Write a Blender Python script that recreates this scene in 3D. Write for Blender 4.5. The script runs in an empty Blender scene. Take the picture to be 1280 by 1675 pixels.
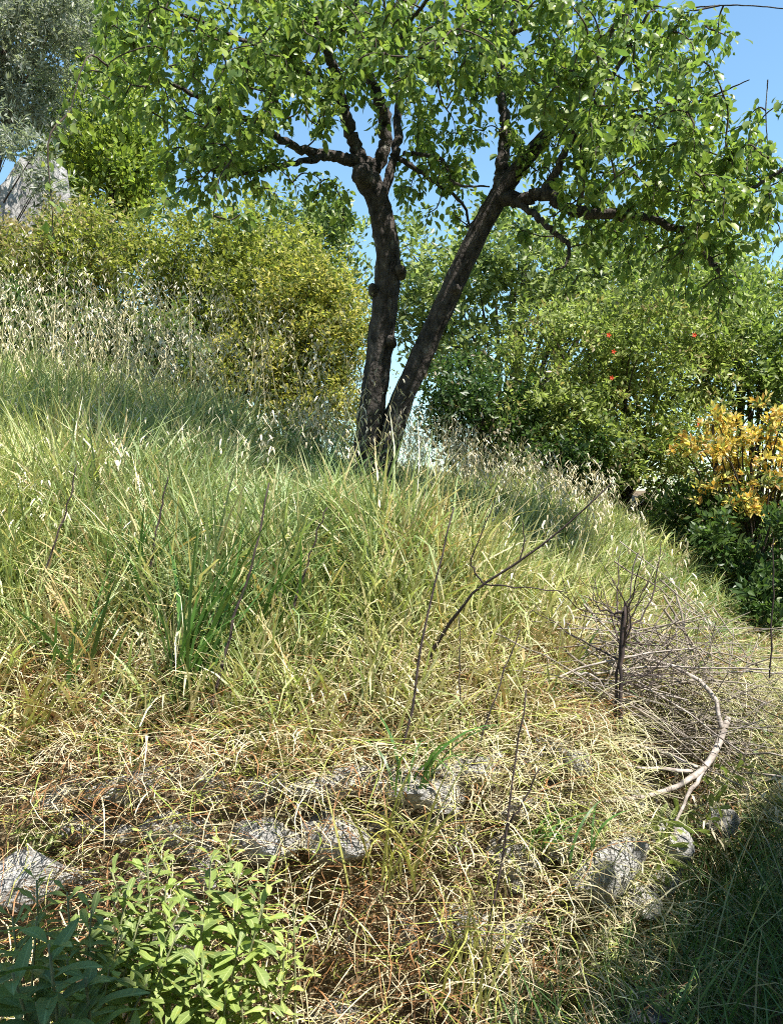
import bpy, math
import numpy as np
from mathutils import Matrix, Vector

# ------------------------------------------------------------------ camera, sky, sun, exposure
scene = bpy.context.scene
COL = scene.collection
FPX = 1437.0                       # focal length in pixels of the 1280-wide photograph
CAMZ = 1.6
cam_d = bpy.data.cameras.new('camera')
cam_d.sensor_fit = 'HORIZONTAL'; cam_d.sensor_width = 36.0
cam_d.lens = 36.0 * FPX / 1280.0
cam_d.clip_start = 0.05; cam_d.clip_end = 3000
cam = bpy.data.objects.new('camera', cam_d); COL.objects.link(cam)
cam.location = (0, 0, CAMZ); cam.rotation_euler = (math.radians(90), 0, 0)
scene.camera = cam

SUN_EL = 60.0
SUN_H = np.array([0.82, -0.57]); SUN_H = SUN_H / np.linalg.norm(SUN_H)   # horizontal direction to the sun
world = bpy.data.worlds.new('World'); scene.world = world; world.use_nodes = True
nt = world.node_tree; nt.nodes.clear()
wo = nt.nodes.new('ShaderNodeOutputWorld'); bg = nt.nodes.new('ShaderNodeBackground')
sky = nt.nodes.new('ShaderNodeTexSky'); sky.sky_type = 'NISHITA'; sky.sun_disc = False
sky.sun_elevation = math.radians(SUN_EL)
sky.sun_rotation = math.atan2(SUN_H[0], SUN_H[1])
sky.altitude = 300; sky.air_density = 1.3; sky.dust_density = 0.0; sky.ozone_density = 0.1
bg.inputs['Strength'].default_value = 0.09
tint = nt.nodes.new('ShaderNodeMix'); tint.data_type = 'RGBA'; tint.blend_type = 'MULTIPLY'; tint.inputs[0].default_value = 1
tint.inputs[7].default_value = (0.8, 1.0, 1.06, 1)
nt.links.new(sky.outputs[0], tint.inputs[6]); nt.links.new(tint.outputs[2], bg.inputs[0]); nt.links.new(bg.outputs[0], wo.inputs[0])

sun_d = bpy.data.lights.new('sun', 'SUN'); sun_d.energy = 5.0; sun_d.angle = math.radians(0.53)
sun_d.color = (1.0, 0.955, 0.87)
sun = bpy.data.objects.new('sun', sun_d); COL.objects.link(sun)
ce = math.cos(math.radians(SUN_EL)); se = math.sin(math.radians(SUN_EL))
SUN = Vector((SUN_H[0] * ce, SUN_H[1] * ce, se))
sun.rotation_euler = SUN.to_track_quat('Z', 'Y').to_euler()
sun.location = SUN * 30

vs = scene.view_settings
vs.view_transform = 'Standard'; vs.look = 'None'; vs.gamma = 1.0; vs.use_curve_mapping = False
vs.exposure = 1.3
scene.render.engine = 'CYCLES'
scene.cycles.use_denoising = False
scene.cycles.filter_width = 1.0
scene.cycles.max_bounces = 8
scene.cycles.transparent_max_bounces = 4

# ------------------------------------------------------------------ helpers
R = np.random.default_rng(7)

def P(px, py, d):
    """a point seen at pixel (px, py) of the photograph, d metres ahead"""
    return np.array([(px - 640.0) / FPX * d, d, CAMZ - (py - 837.5) / FPX * d])

def sstep(a, b, x):
    t = np.clip((x - a) / (b - a), 0, 1); return t * t * (3 - 2 * t)

def noise2(x, y, s=1.0, seed=0):
    r = np.random.default_rng(1000 + seed); o = 0
    for k in range(7):
        a = r.uniform(0, 6.28); f = s * r.uniform(0.6, 2.4); ph = r.uniform(0, 6.28)
        o = o + np.sin((x * math.cos(a) + y * math.sin(a)) * f + ph + 1.3 * np.sin(f * 0.7 * (y * math.cos(a) - x * math.sin(a)) + ph * 2))
    return o / 7.0

def unit(v):
    return v / np.maximum(np.linalg.norm(v, axis=-1, keepdims=True), 1e-9)

class MB:
    """collects vertices and faces (arrays of width 3 or 4) with a colour per vertex"""
    def __init__(s): s.V = []; s.F = []; s.C = []; s.n = 0
    def add(s, V, F, col=None):
        V = np.asarray(V, float).reshape(-1, 3); F = np.asarray(F, int)
        s.V.append(V); s.F.append(F + s.n); s.n += len(V)
        if col is None: col = np.ones((len(V), 3))
        col = np.asarray(col, float)
        if col.ndim == 1: col = np.tile(col, (len(V), 1))
        s.C.append(col)
    def mesh(s, name, mat, smooth=True, origin=(0, 0, 0)):
        V = np.concatenate(s.V) - np.asarray(origin, float); C = np.concatenate(s.C)
        me = bpy.data.meshes.new(name)
        me.vertices.add(len(V)); me.vertices.foreach_set('co', V.astype(np.float32).ravel())
        loops = np.concatenate([f.ravel() for f in s.F])
        tot = np.concatenate([np.full(len(f), f.shape[1], int) for f in s.F])
        start = np.concatenate([[0], np.cumsum(tot)[:-1]])
        me.loops.add(len(loops)); me.loops.foreach_set('vertex_index', loops.astype(np.int32))
        me.polygons.add(len(tot)); me.polygons.foreach_set('loop_start', start.astype(np.int32))
        try: me.polygons.foreach_set('loop_total', tot.astype(np.int32))
        except Exception: pass
        me.update(calc_edges=True)
        if smooth: me.polygons.foreach_set('use_smooth', np.ones(len(tot), bool))
        at = me.color_attributes.new('col', 'FLOAT_COLOR', 'POINT')
        at.data.foreach_set('color', np.concatenate([C, np.ones((len(C), 1))], 1).astype(np.float32).ravel())
        me.materials.append(mat)
        return me
    def obj(s, name, mat, parent=None, smooth=True):
        org = parent.location if parent is not None else (0, 0, 0)
        p = parent
        if parent is not None and parent.parent is not None: org = np.array(parent.location) + np.array(parent.parent.location)
        o = bpy.data.objects.new(name, s.mesh(name, mat, smooth, origin=np.array(org)))
        COL.objects.link(o)
        if parent is not None: o.parent = parent
        return o

def tag(o, label=None, cat=None, group=None, kind=None):
    if label: o['label'] = label
    if cat: o['category'] = cat
    if group: o['group'] = group
    if kind: o['kind'] = kind
    return o

def thing(name, loc, label, cat, group=None):
    o = bpy.data.objects.new(name, None); COL.objects.link(o)
    o.location = tuple(float(v) for v in loc); o.empty_display_size = 0.1
    return tag(o, label, cat, group)

def spline(pts, n):
    """Catmull-Rom through rows of pts (any width), n samples"""
    p = np.asarray(pts, float)
    if len(p) == 2: p = np.stack([p[0], (p[0] + p[1]) / 2, p[1]])
    q = np.concatenate([[2 * p[0] - p[1]], p, [2 * p[-1] - p[-2]]])
    t = np.linspace(0, len(p) - 1, n); i = np.minimum(t.astype(int), len(p) - 2); f = (t - i)[:, None]
    a, b, c, d = q[i], q[i + 1], q[i + 2], q[i + 3]
    return 0.5 * ((2 * b) + (-a + c) * f + (2 * a - 5 * b + 4 * c - d) * f ** 2 + (-a + 3 * b - 3 * c + d) * f ** 3)

def tube(pts, rad, sides=6, rough=0.0, rng=R):
    pts = np.asarray(pts, float); n = len(pts); rad = np.broadcast_to(np.asarray(rad, float), (n,))
    T = unit(np.gradient(pts, axis=0))
    ref = np.array([0.31, 0.87, 0.38]);
    U = unit(np.cross(T, ref)); W = np.cross(T, U)
    a = np.linspace(0, 2 * np.pi, sides, endpoint=False)
    rr = rad[:, None] * np.ones((1, sides))
    if rough:
        k = rng.normal(0, 1, (n, sides)); k = (k + np.roll(k, 1, 0) + np.roll(k, 1, 1)) / 3
        rr = rr * (1 + rough * k)
    V = pts[:, None] + rr[..., None] * (np.cos(a)[None, :, None] * U[:, None] + np.sin(a)[None, :, None] * W[:, None])
    i = np.arange(n - 1)[:, None] * sides; j = np.arange(sides)[None]; j2 = (j + 1) % sides
    F = np.stack([i + j, i + j2, i + sides + j2, i + sides + j], -1).reshape(-1, 4)
    V = np.concatenate([V.reshape(-1, 3), pts[-1:] + T[-1:] * rad[-1] * 0.6, pts[:1]])
    tip = n * sides
    jj = np.arange(sides)
    return V, F, np.stack([(n - 1) * sides + jj, (n - 1) * sides + (jj + 1) % sides, np.full(sides, tip)], -1)

def add_tube(mb, pts, rad, sides=6, col=None, rough=0.0):
    V, F, C = tube(pts, rad, sides, rough)
    base = mb.n
    mb.add(V, F, col)
    mb.F.append(C + base)

# ------------------------------------------------------------------ materials
def new_mat(name):
    m = bpy.data.materials.new(name); m.use_nodes = True
    n = m.node_tree; n.nodes.clear(); out = n.nodes.new('ShaderNodeOutputMaterial')
    return m, n, out

def leaf_mat(name, color=None, rough=0.45, spec=0.35, trans=0.35, var=0.12, hue=(1.02, 1.14, 0.66), veins=True):
    """foliage: colour from the 'col' attribute (or a constant varied per object), reflecting and letting light through"""
    m, n, out = new_mat(name); L = n.links
    if color is None:
        a = n.nodes.new('ShaderNodeAttribute'); a.attribute_name = 'col'; c = a.outputs['Color']
    else:
        oi = n.nodes.new('ShaderNodeObjectInfo'); rp = n.nodes.new('ShaderNodeValToRGB')
        e = rp.color_ramp.elements
        e[0].color = (*[v * (1 - 2.5 * var) for v in color], 1); e[1].color = (color[0] * (1 + 3 * var), color[1] * (1 + 2.5 * var), color[2], 1)
        L.new(oi.outputs['Random'], rp.inputs[0]); c = rp.outputs[0]
        tc = n.nodes.new('ShaderNodeTexCoord'); sp = n.nodes.new('ShaderNodeSeparateXYZ'); L.new(tc.outputs['Object'], sp.inputs[0])
        def mt(op, a, b=None):
            k = n.nodes.new('ShaderNodeMath'); k.operation = op
            for j, v in enumerate((a, b)):
                if v is None: continue
                if isinstance(v, (int, float)): k.inputs[j].default_value = v
                else: L.new(v, k.inputs[j])
            return k.outputs[0]
        ay = mt('ABSOLUTE', sp.outputs[1]); mid = mt('LESS_THAN', ay, 0.014)
        side = mt('LESS_THAN', mt('FRACT', mt('MULTIPLY', mt('SUBTRACT', sp.outputs[0], mt('MULTIPLY', ay, 0.8)), 9.0)), 0.13)
        vein = mt('MAXIMUM', mid, mt('MULTIPLY', side, 0.45))
        mv = n.nodes.new('ShaderNodeMix'); mv.data_type = 'RGBA'; L.new(mt('MULTIPLY', vein, 0.55 if veins else 0.0), mv.inputs[0]); L.new(c, mv.inputs[6])
        mv.inputs[7].default_value = (min(1, color[0] * 2.2), min(1, color[1] * 1.9), color[2] * 2.4, 1)
        bt = n.nodes.new('ShaderNodeTexNoise'); bt.noise_dimensions = '4D'; bt.inputs['Scale'].default_value = 3.2; bt.inputs['Detail'].default_value = 4
        L.new(tc.outputs['Object'], bt.inputs['Vector']); L.new(mt('MULTIPLY', oi.outputs['Random'], 40.0), bt.inputs['W'])
        br = n.nodes.new('ShaderNodeMapRange'); br.inputs[1].default_value = 0.58; br.inputs[2].default_value = 0.7; L.new(bt.outputs[0], br.inputs[0])
        mb2 = n.nodes.new('ShaderNodeMix'); mb2.data_type = 'RGBA'; L.new(mt('MULTIPLY', br.outputs[0], 0.55), mb2.inputs[0]); L.new(mv.outputs[2], mb2.inputs[6])
        mb2.inputs[7].default_value = (color[0] * 1.7 + 0.08, color[1] * 1.15 + 0.03, color[2] * 0.7, 1)
        c = mb2.outputs[2]
    tx = n.nodes.new('ShaderNodeTexNoise'); tx.inputs['Scale'].default_value = 60
    mr = n.nodes.new('ShaderNodeMapRange'); mr.inputs[3].default_value = 1 - var; mr.inputs[4].default_value = 1 + var
    L.new(tx.outputs[0], mr.inputs[0])
    mu = n.nodes.new('ShaderNodeMix'); mu.data_type = 'RGBA'; mu.blend_type = 'MULTIPLY'; mu.inputs[0].default_value = 1
    L.new(c, mu.inputs[6]); L.new(mr.outputs[0], mu.inputs[7])
    pb = n.nodes.new('ShaderNodeBsdfPrincipled'); pb.inputs['Roughness'].default_value = rough
    pb.inputs['Specular IOR Level'].default_value = spec
    L.new(mu.outputs[2], pb.inputs['Base Color'])
    tr = n.nodes.new('ShaderNodeBsdfTranslucent')
    m2 = n.nodes.new('ShaderNodeMix'); m2.data_type = 'RGBA'; m2.blend_type = 'MULTIPLY'; m2.inputs[0].default_value = 1
    L.new(mu.outputs[2], m2.inputs[6]); m2.inputs[7].default_value = (*hue, 1)
    L.new(m2.outputs[2], tr.inputs[0])
    mx = n.nodes.new('ShaderNodeMixShader'); mx.inputs[0].default_value = trans
    L.new(pb.outputs[0], mx.inputs[1]); L.new(tr.outputs[0], mx.inputs[2]); L.new(mx.outputs[0], out.inputs[0])
    return m

def solid_mat(name, c1, c2, scale=20, rough=0.9, bump=0.3, c3=None, detail=6, stretch=(1, 1, 1), dist=0.01):
    m, n, out = new_mat(name); L = n.links
    tc = n.nodes.new('ShaderNodeTexCoord'); mp = n.nodes.new('ShaderNodeMapping'); mp.inputs['Scale'].default_value = stretch
    L.new(tc.outputs['Object'], mp.inputs[0])
    tx = n.nodes.new('ShaderNodeTexNoise'); tx.inputs['Scale'].default_value = scale; tx.inputs['Detail'].default_value = detail
    tx.inputs['Roughness'].default_value = 0.65
    L.new(mp.outputs[0], tx.inputs['Vector'])
    rp = n.nodes.new('ShaderNodeValToRGB'); e = rp.color_ramp.elements
    e[0].position = 0.33; e[0].color = (*c1, 1); e[1].position = 0.62; e[1].color = (*c2, 1)
    if c3: k = e.new(0.72); k.color = (*c3, 1)
    L.new(tx.outputs[0], rp.inputs[0])
    pb = n.nodes.new('ShaderNodeBsdfPrincipled'); pb.inputs['Roughness'].default_value = rough
    pb.inputs['Specular IOR Level'].default_value = 0.25
    L.new(rp.outputs[0], pb.inputs['Base Color'])
    bp = n.nodes.new('ShaderNodeBump'); bp.inputs['Strength'].default_value = bump; bp.inputs['Distance'].default_value = dist
    t2 = n.nodes.new('ShaderNodeTexNoise'); t2.inputs['Scale'].default_value = scale * 2.3; t2.inputs['Detail'].default_value = 8
    L.new(mp.outputs[0], t2.inputs['Vector'])
    L.new(t2.outputs[0], bp.inputs['Height']); L.new(bp.outputs[0], pb.inputs['Normal'])
    L.new(pb.outputs[0], out.inputs[0])
    return m

M_GRASS = leaf_mat('grass_blades', rough=0.42, spec=0.4, trans=0.3, hue=(1.05, 1.15, 0.6))
M_STRAW = leaf_mat('dry_straw', rough=0.55, spec=0.3, trans=0.2, hue=(1, 0.95, 0.8))
M_LEAF = leaf_mat('leaves', rough=0.38, spec=0.38, trans=0.48)
M_FRUITLEAF = leaf_mat('fruit_tree_leaf', color=(0.185, 0.265, 0.065), rough=0.34, spec=0.5, trans=0.5, var=0.13)
M_SHRUBLEAF = leaf_mat('shrub_leaf', color=(0.19, 0.26, 0.08), rough=0.5, spec=0.35, trans=0.3, var=0.13)
M_LANCELEAF = leaf_mat('lance_leaf', color=(0.13, 0.2, 0.06), rough=0.5, spec=0.35, trans=0.25, var=0.1)
M_PALELEAF = leaf_mat('pale_leaf', color=(0.27, 0.34, 0.11), rough=0.5, spec=0.4, trans=0.3, var=0.1)
M_TUFT = leaf_mat('tuft_blade', veins=False, color=(0.075, 0.17, 0.045), rough=0.4, spec=0.4, trans=0.3, var=0.14)
M_TUFTDRY = leaf_mat('yellow_tuft_blade', veins=False, color=(0.34, 0.34, 0.12), rough=0.45, spec=0.4, trans=0.3, var=0.12)
M_FLOWER = leaf_mat('red_blossom', veins=False, color=(0.65, 0.07, 0.02), rough=0.5, trans=0.3, hue=(1.1, 0.8, 0.6))
M_BARK = solid_mat('bark', (0.02, 0.017, 0.015), (0.10, 0.085, 0.075), 22, 0.95, 1.0, c3=(0.34, 0.34, 0.3), stretch=(1, 1, 0.5), dist=0.04)
M_TWIG = solid_mat('twig_bark', (0.03, 0.022, 0.018), (0.085, 0.065, 0.05), 40, 0.9, 0.4)
M_DEAD = solid_mat('grey_deadwood', (0.16, 0.13, 0.11), (0.42, 0.37, 0.33), 30, 0.85, 0.5, stretch=(1, 1, 1))
M_DEADTWIG = solid_mat('brown_deadwood', (0.09, 0.075, 0.06), (0.34, 0.29, 0.235), 18, 0.85, 0.4)
M_STALK = solid_mat('dark_stalk', (0.025, 0.02, 0.02), (0.07, 0.05, 0.045), 25, 0.8, 0.3)
M_STONE = solid_mat('wall_stone', (0.2, 0.19, 0.185), (0.5, 0.485, 0.46), 6, 0.9, 1.0, c3=(0.66, 0.64, 0.6), dist=0.03)
M_DARKSTONE = solid_mat('dark_stone', (0.09, 0.09, 0.1), (0.22, 0.22, 0.23), 14, 0.85, 0.8, dist=0.02)
M_ROCK = solid_mat('pale_rock', (0.16, 0.15, 0.145), (0.4, 0.385, 0.37), 4, 0.9, 1.0, c3=(0.55, 0.53, 0.5), dist=0.2)
M_SOIL = solid_mat('soil', (0.06, 0.042, 0.028), (0.17, 0.125, 0.07), 7, 0.95, 1.0, c3=(0.22, 0.16, 0.08), dist=0.03)
M_PLASTER = solid_mat('house_plaster', (0.5, 0.46, 0.38), (0.66, 0.62, 0.53), 3, 0.9, 0.3)
M_ROOF = solid_mat('roof_tile', (0.22, 0.09, 0.05), (0.38, 0.19, 0.11), 5, 0.85, 0.5)
M_WOOD = solid_mat('painted_wood', (0.1, 0.13, 0.09), (0.14, 0.17, 0.12), 8, 0.6, 0.2)
M_GLASS = solid_mat('window_glass', (0.02, 0.025, 0.03), (0.03, 0.035, 0.04), 2, 0.08, 0.0)

# ------------------------------------------------------------------ ground with the terrace bank
LINE = np.array([(-40, 1.6), (-6, 2.25), (-1.6, 2.42), (0.1, 2.46), (0.45, 2.55), (0.72, 2.82), (1.0, 3.2), (2.4, 5.05), (5.0, 8.6), (60, 82)], float)

def bank_u(x, y):
    """signed distance behind the foot of the bank (positive on the terrace)"""
    x = np.asarray(x, float); y = np.asarray(y, float)
    best = np.full(x.shape, 1e9); sg = np.ones(x.shape)
    for a, b in zip(LINE[:-1], LINE[1:]):
        d = b - a; L2 = d @ d
        t = np.clip(((x - a[0]) * d[0] + (y - a[1]) * d[1]) / L2, 0, 1)
        qx = x - a[0] - t * d[0]; qy = y - a[1] - t * d[1]
        dd = np.hypot(qx, qy); c = d[0] * (y - a[1]) - d[1] * (x - a[0])
        m = dd < best - 1e-9
        best = np.where(m, dd, best); sg = np.where(m, np.sign(c), sg)
    return best * sg

def ground_z(x, y):
    u = bank_u(x, y)
    u = u + 0.05 * noise2(x, y, 5.0, 3)
    k = sstep(0.5, 0.9, np.asarray(x, float)); u = u - 0.3 * np.exp(-((x - 1.02) ** 2 + (y - 3.3) ** 2) / 0.05)
    w = sstep(-0.08 + 0.06 * k, 0.34 - 0.22 * k, u)
    up = 0.76 + 1.3 * (1 - np.exp(-np.maximum(u - 0.28, 0) / 1.6))
    up = up + 0.3 * sstep(-0.8, -3.0, x) * sstep(3.6, 6.0, y) + 0.06 * noise2(x, y, 2.2, 1) + 0.035 * noise2(x, y, 5.5, 8)
    low = 0.03 * noise2(x, y, 3.0, 2) + 0.02
    far = np.hypot(x, y)
    return w * up + (1 - w) * low - 0.02 * np.maximum(far - 25, 0) * 0.5

def warp_axis(c, near, n, far, m):
    a = np.linspace(-near, near, n)
    b = near * (far / near) ** (np.arange(1, m + 1) / m)
    return np.concatenate([-b[::-1], a, b]) + c

gx = warp_axis(0.3, 3.2, 150, 400, 26); gy = warp_axis(4.6, 3.2, 150, 400, 26)
X, Y = np.meshgrid(gx, gy); Z = ground_z(X, Y)
mb = MB(); n_x = len(gx); n_y = len(gy)
i = np.arange(n_y - 1)[:, None] * n_x + np.arange(n_x - 1)[None]
mb.add(np.stack([X, Y, Z], -1).reshape(-1, 3), np.stack([i, i + 1, i + n_x + 1, i + n_x], -1).reshape(-1, 4))
ground = mb.obj('ground', M_SOIL); tag(ground, kind='structure')

# ------------------------------------------------------------------ dry stone wall in the bank
def stone_mesh(seed, mat):
    import bmesh
    r = np.random.default_rng(seed); bm = bmesh.new(); bmesh.ops.create_icosphere(bm, subdivisions=3, radius=1.0)
    ax = r.normal(0, 1, (9, 3)); ax /= np.linalg.norm(ax, axis=1)[:, None]; cut = r.uniform(0.4, 0.72, 9)
    for v in bm.verts:
        p = np.array(v.co)
        for a, c in zip(ax, cut):
            k = p @ a
            if k > c: p = p - a * (k - c) * 0.97
            if -k > c: p = p + a * (-k - c) * 0.97
        p = p * (1 + 0.06 * math.sin(7 * p[0] + seed) * math.sin(6 * p[1] + 2 * seed) + 0.025 * math.sin(17 * p[2] + 13 * p[0] + seed))
        v.co = p * (1 + r.normal(0, 0.012))
    me = bpy.data.meshes.new('stone'); bm.to_mesh(me); bm.free(); me.materials.append(mat)
    me.polygons.foreach_set('use_smooth', np.ones(len(me.polygons), bool))
    me.set_sharp_from_angle(angle=math.radians(22))
    return me
STONES = [stone_mesh(k, M_STONE) for k in range(8)]

def line_point(s):
    """point and outward normal on the foot of the bank, s metres from the corner (negative to the left)"""
    d = np.linalg.norm(np.diff(LINE, axis=0), axis=1); cum = np.concatenate([[0], np.cumsum(d)])
    s0 = cum[4]; t = s + s0; k = int(np.clip(np.searchsorted(cum, t) - 1, 0, len(d) - 1))
    f = (t - cum[k]) / d[k]; p = LINE[k] * (1 - f) + LINE[k + 1] * f
    e = (LINE[k + 1] - LINE[k]) / d[k]
    return p, np.array([e[1], -e[0]]), e

wall = thing('stone_wall', (0.2, 2.5, 0.0), 'tumbledown dry stone terrace wall of grey stones under dead grass', 'stone wall')
r = np.random.default_rng(21)
def put_stone(c, size, rz, tilt, mesh, mat=None):
    o = bpy.data.objects.new('stone', mesh); COL.objects.link(o); o.parent = wall
    o.location = Vector(c) - wall.location; o.scale = size; o.rotation_euler = (tilt[0], tilt[1], rz)
    return o
for row, zc in enumerate((0.14, 0.34, 0.5, 0.63, 0.74)):
    s = -1.9 + 0.1 * row
    while s < 3.6:
        w_ = r.uniform(0.06, 0.15); s += w_
        p, nn, e = line_point(s)
        q = p - nn * (0.06 + 0.31 * zc + r.uniform(-0.04, 0.03))
        if r.random() < (0.35, 0.55, 0.8, 0.85, 0.8)[row]:
            put_stone((q[0], q[1], zc + r.uniform(-0.02, 0.02)), (w_ * 1.25, r.uniform(0.11, 0.15), r.uniform(0.07, 0.12)),
                      math.atan2(e[1], e[0]) + r.uniform(-0.2, 0.2), (r.uniform(-0.2, 0.2), r.uniform(-0.2, 0.2)), STONES[int(r.integers(8))])
        s += w_
# larger stones that show through the straw
for (px, py, d, sx, sz) in ((35, 1440, 2.36, 0.2, 0.11), (430, 1375, 2.46, 0.13, 0.09), (545, 1375, 2.46, 0.12, 0.09), (705, 1300, 2.54, 0.12, 0.07), (930, 1245, 2.85, 0.11, 0.07), (995, 1425, 2.72, 0.17, 0.13), (1090, 1380, 3.0, 0.1, 0.12), (1035, 1470, 2.84, 0.1, 0.07), (1085, 1440, 2.97, 0.09, 0.08), (1180, 1345, 3.38, 0.1, 0.08)):
    put_stone(P(px, py, d + 0.085), (sx * 1.15, 0.13, sz * 1.1), r.uniform(-0.3, 0.3), (r.uniform(-0.2, 0.2), r.uniform(-0.15, 0.15)), STONES[int(r.integers(8))])
q = P(1040, 1690, 2.6)
o = bpy.data.objects.new('fallen_stone', stone_mesh(31, M_DARKSTONE)); COL.objects.link(o)
o.location = (q[0], q[1], 0.1); o.scale = (0.2, 0.15, 0.15); o.rotation_euler = (0.1, 0.1, 0.4)
tag(o, 'dark stone lying in the shade at the foot of the bank', 'stone')

# ------------------------------------------------------------------ blades (grass and straw)
def blades(mb, pos, L, W, az, th0, th1, col, segs=3, curl=0.0, rng=R, tipc=None, face=None):
    """arching blades: th0/th1 tilt from vertical at root and tip"""
    n = len(pos); k = segs + 1
    t = np.linspace(0, 1, k)
    L = np.broadcast_to(L, (n,)); W = np.broadcast_to(W, (n,)); curl = np.broadcast_to(curl, (n,))
    p = pos.copy(); rings = []
    wa = rng.uniform(-1.2, 1.2, n) if face is None else face
    for j in range(k):
        a = az + curl * t[j]
        w = W * (0.75 + 0.5 * t[j]) * (1 - t[j] ** 2.2) * 0.5 + 0.00035
        side = np.stack([-np.sin(a + wa), np.cos(a + wa), 0.25 * np.sin(wa)], -1)
        rings.append(p - side * w[:, None]); rings.append(p + side * w[:, None])
        if j < segs:
            tm = (t[j] + t[j + 1]) / 2
            th = th0 + (th1 - th0) * tm; am = az + curl * tm
            dp = np.stack([np.sin(th) * np.cos(am), np.sin(th) * np.sin(am), np.cos(th)], -1)
            p = p + dp * (L / segs)[:, None]
    V = np.stack(rings, 1)                                   # n, 2k, 3
    b = (np.arange(n) * 2 * k)[:, None]
    f = np.array([[2 * j, 2 * j + 1, 2 * j + 3, 2 * j + 2] for j in range(segs)])
    F = (b[:, None] + f[None]).reshape(-1, 4)
    C = np.repeat(col[:, None], 2 * k, 1)
    if tipc is not None:
        tt = np.repeat(t, 2)[None, :, None]
        C = C * (1 - tt) + tipc[:, None] * tt
    mb.add(V.reshape(-1, 3), F, C.reshape(-1, 3))
    return p

def scatter(n, x0, x1, y0, y1, rng, cond=None):
    x = rng.uniform(x0, x1, n); y = rng.uniform(y0, y1, n)
    m = np.abs(x) < 0.47 * y + 0.35
    if cond is not None: m &= cond(x, y)
    x = x[m]; y = y[m]
    return np.stack([x, y, ground_z(x, y)], -1)

def mixc(a, b, t): return np.asarray(a)[None] * (1 - t[:, None]) + np.asarray(b)[None] * t[:, None]
GREEN = (0.09, 0.2, 0.055); BLUEG = (0.1, 0.22, 0.11); YELG = (0.5, 0.49, 0.12); LIME = (0.2, 0.28, 0.06)
STRAW = (0.56, 0.47, 0.27); CREAM = (0.68, 0.61, 0.42); RUST = (0.4, 0.2, 0.085); BROWN = (0.17, 0.10, 0.05)

def dryness(x, y):
    u = bank_u(x, y)
    d = 1 - sstep(0.32, 0.85, u + 0.3 * noise2(x, y, 2.6, 5))
    return d

# living grass on the slope
r = np.random.default_rng(5)
mb = MB()
cen = scatter(13500, -3.6, 3.2, 2.7, 7.2, r, lambda x, y: (bank_u(x, y) > 0.3))
per = 20; ci = np.repeat(np.arange(len(cen)), per); pos = cen[ci].copy()
pos[:, :2] += r.normal(0, 0.022, (len(pos), 2)) * r.uniform(0.5, 1.8, len(cen))[ci, None]; pos[:, 2] = ground_z(pos[:, 0], pos[:, 1])
cT = r.normal(0, 1, len(cen)); cH = r.uniform(0.6, 1.5, len(cen)); cA = r.uniform(0, 6.28, len(cen))
dr = dryness(pos[:, 0], pos[:, 1])
keep = r.random(len(pos)) > 0.7 * dr + 0.25 * sstep(4.8, 7, pos[:, 1]); pos = pos[keep]; dr = dr[keep]; ci = ci[keep]
n = len(pos)
uu = bank_u(pos[:, 0], pos[:, 1]); pat = noise2(pos[:, 0], pos[:, 1], 2.4, 11); pat2 = noise2(pos[:, 0], pos[:, 1], 3.7, 12)
shade_g = np.exp(-((pos[:, 0] + 0.35) ** 2 / 0.9 + (pos[:, 1] - 4.7) ** 2 / 1.0))      # crown shade by the trunk put into the grass colour
yel = np.clip(0.54 + 0.9 * pat + 0.3 * cT[ci] + r.normal(0, 0.2, n) - 0.6 * shade_g, 0, 1)
col = mixc(GREEN, YELG, yel)
bl = np.clip(0.15 + 0.5 * shade_g + 0.5 * pat2 + 0.2 * cT[ci] + r.normal(0, 0.15, n), 0, 0.85)
col = col * (1 - bl[:, None]) + np.array(BLUEG)[None] * bl[:, None]
st = r.random(n) < 0.13 + 0.45 * dr + 0.12 * pat2
col[st] = mixc(STRAW, CREAM, r.random(n))[st] * r.uniform(0.7, 1.0, n)[st, None]
col *= (r.uniform(0.65, 1.3, n) * np.clip(1 + 0.16 * cT[ci], 0.6, 1.4))[:, None]
k = (r.random(n) < 0.09 + 1.4 * np.clip(noise2(pos[:, 0], pos[:, 1], 3.3, 19), 0, 1) * (1 - sstep(0.6, 1.5, uu))) ; col[k] = mixc(RUST, STRAW, r.random(n))[k]
az = cA[ci] + r.normal(0, 1.3, n)
Ln = r.uniform(0.2, 0.5, n) * (0.6 + 0.4 * sstep(0.35, 1.1, uu)) * (1 - 0.7 * sstep(3.6, 4.5, pos[:, 1]) * sstep(-1.3, -0.5, pos[:, 0]) * (1 - 0.4 * sstep(0.4, 1.0, pos[:, 0]))) * (1 + 0.35 * pat2 + 0.25 * pat) * cH[ci] * (1 - 0.3 * sstep(0.9, 1.9, pos[:, 0]))
blades(mb, pos, Ln, (0.0045 + 0.0105 * r.random(n) ** 1.5) * (1 + 0.1 * (pos[:, 1] - 3)), az, r.uniform(0.0, 0.35, n), 0.4 + 2.3 * r.random(n) ** 1.3, col, 4, r.normal(0, 0.4, n), r,
       tipc=col * 0.55 + 0.45 * np.array((0.62, 0.63, 0.33))[None])
g = mb.obj('grass', M_GRASS); tag(g, 'yellow green grass covering the sunlit terrace slope', 'grass', kind='stuff')

# dead straw over the wall and the foot of the bank
r = np.random.default_rng(6)
mb = MB()
pos = scatter(180000, -2.0, 2.9, 1.8, 5.2, r, lambda x, y: (bank_u(x, y) > -0.6 + 0.58 * sstep(0.35, 0.8, x)) & (bank_u(x, y) < 1.3))
u = bank_u(pos[:, 0], pos[:, 1]); dr = dryness(pos[:, 0], pos[:, 1])
keep = r.random(len(pos)) < np.where(u < 0.4, 0.8, 0.95 * dr)
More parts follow.
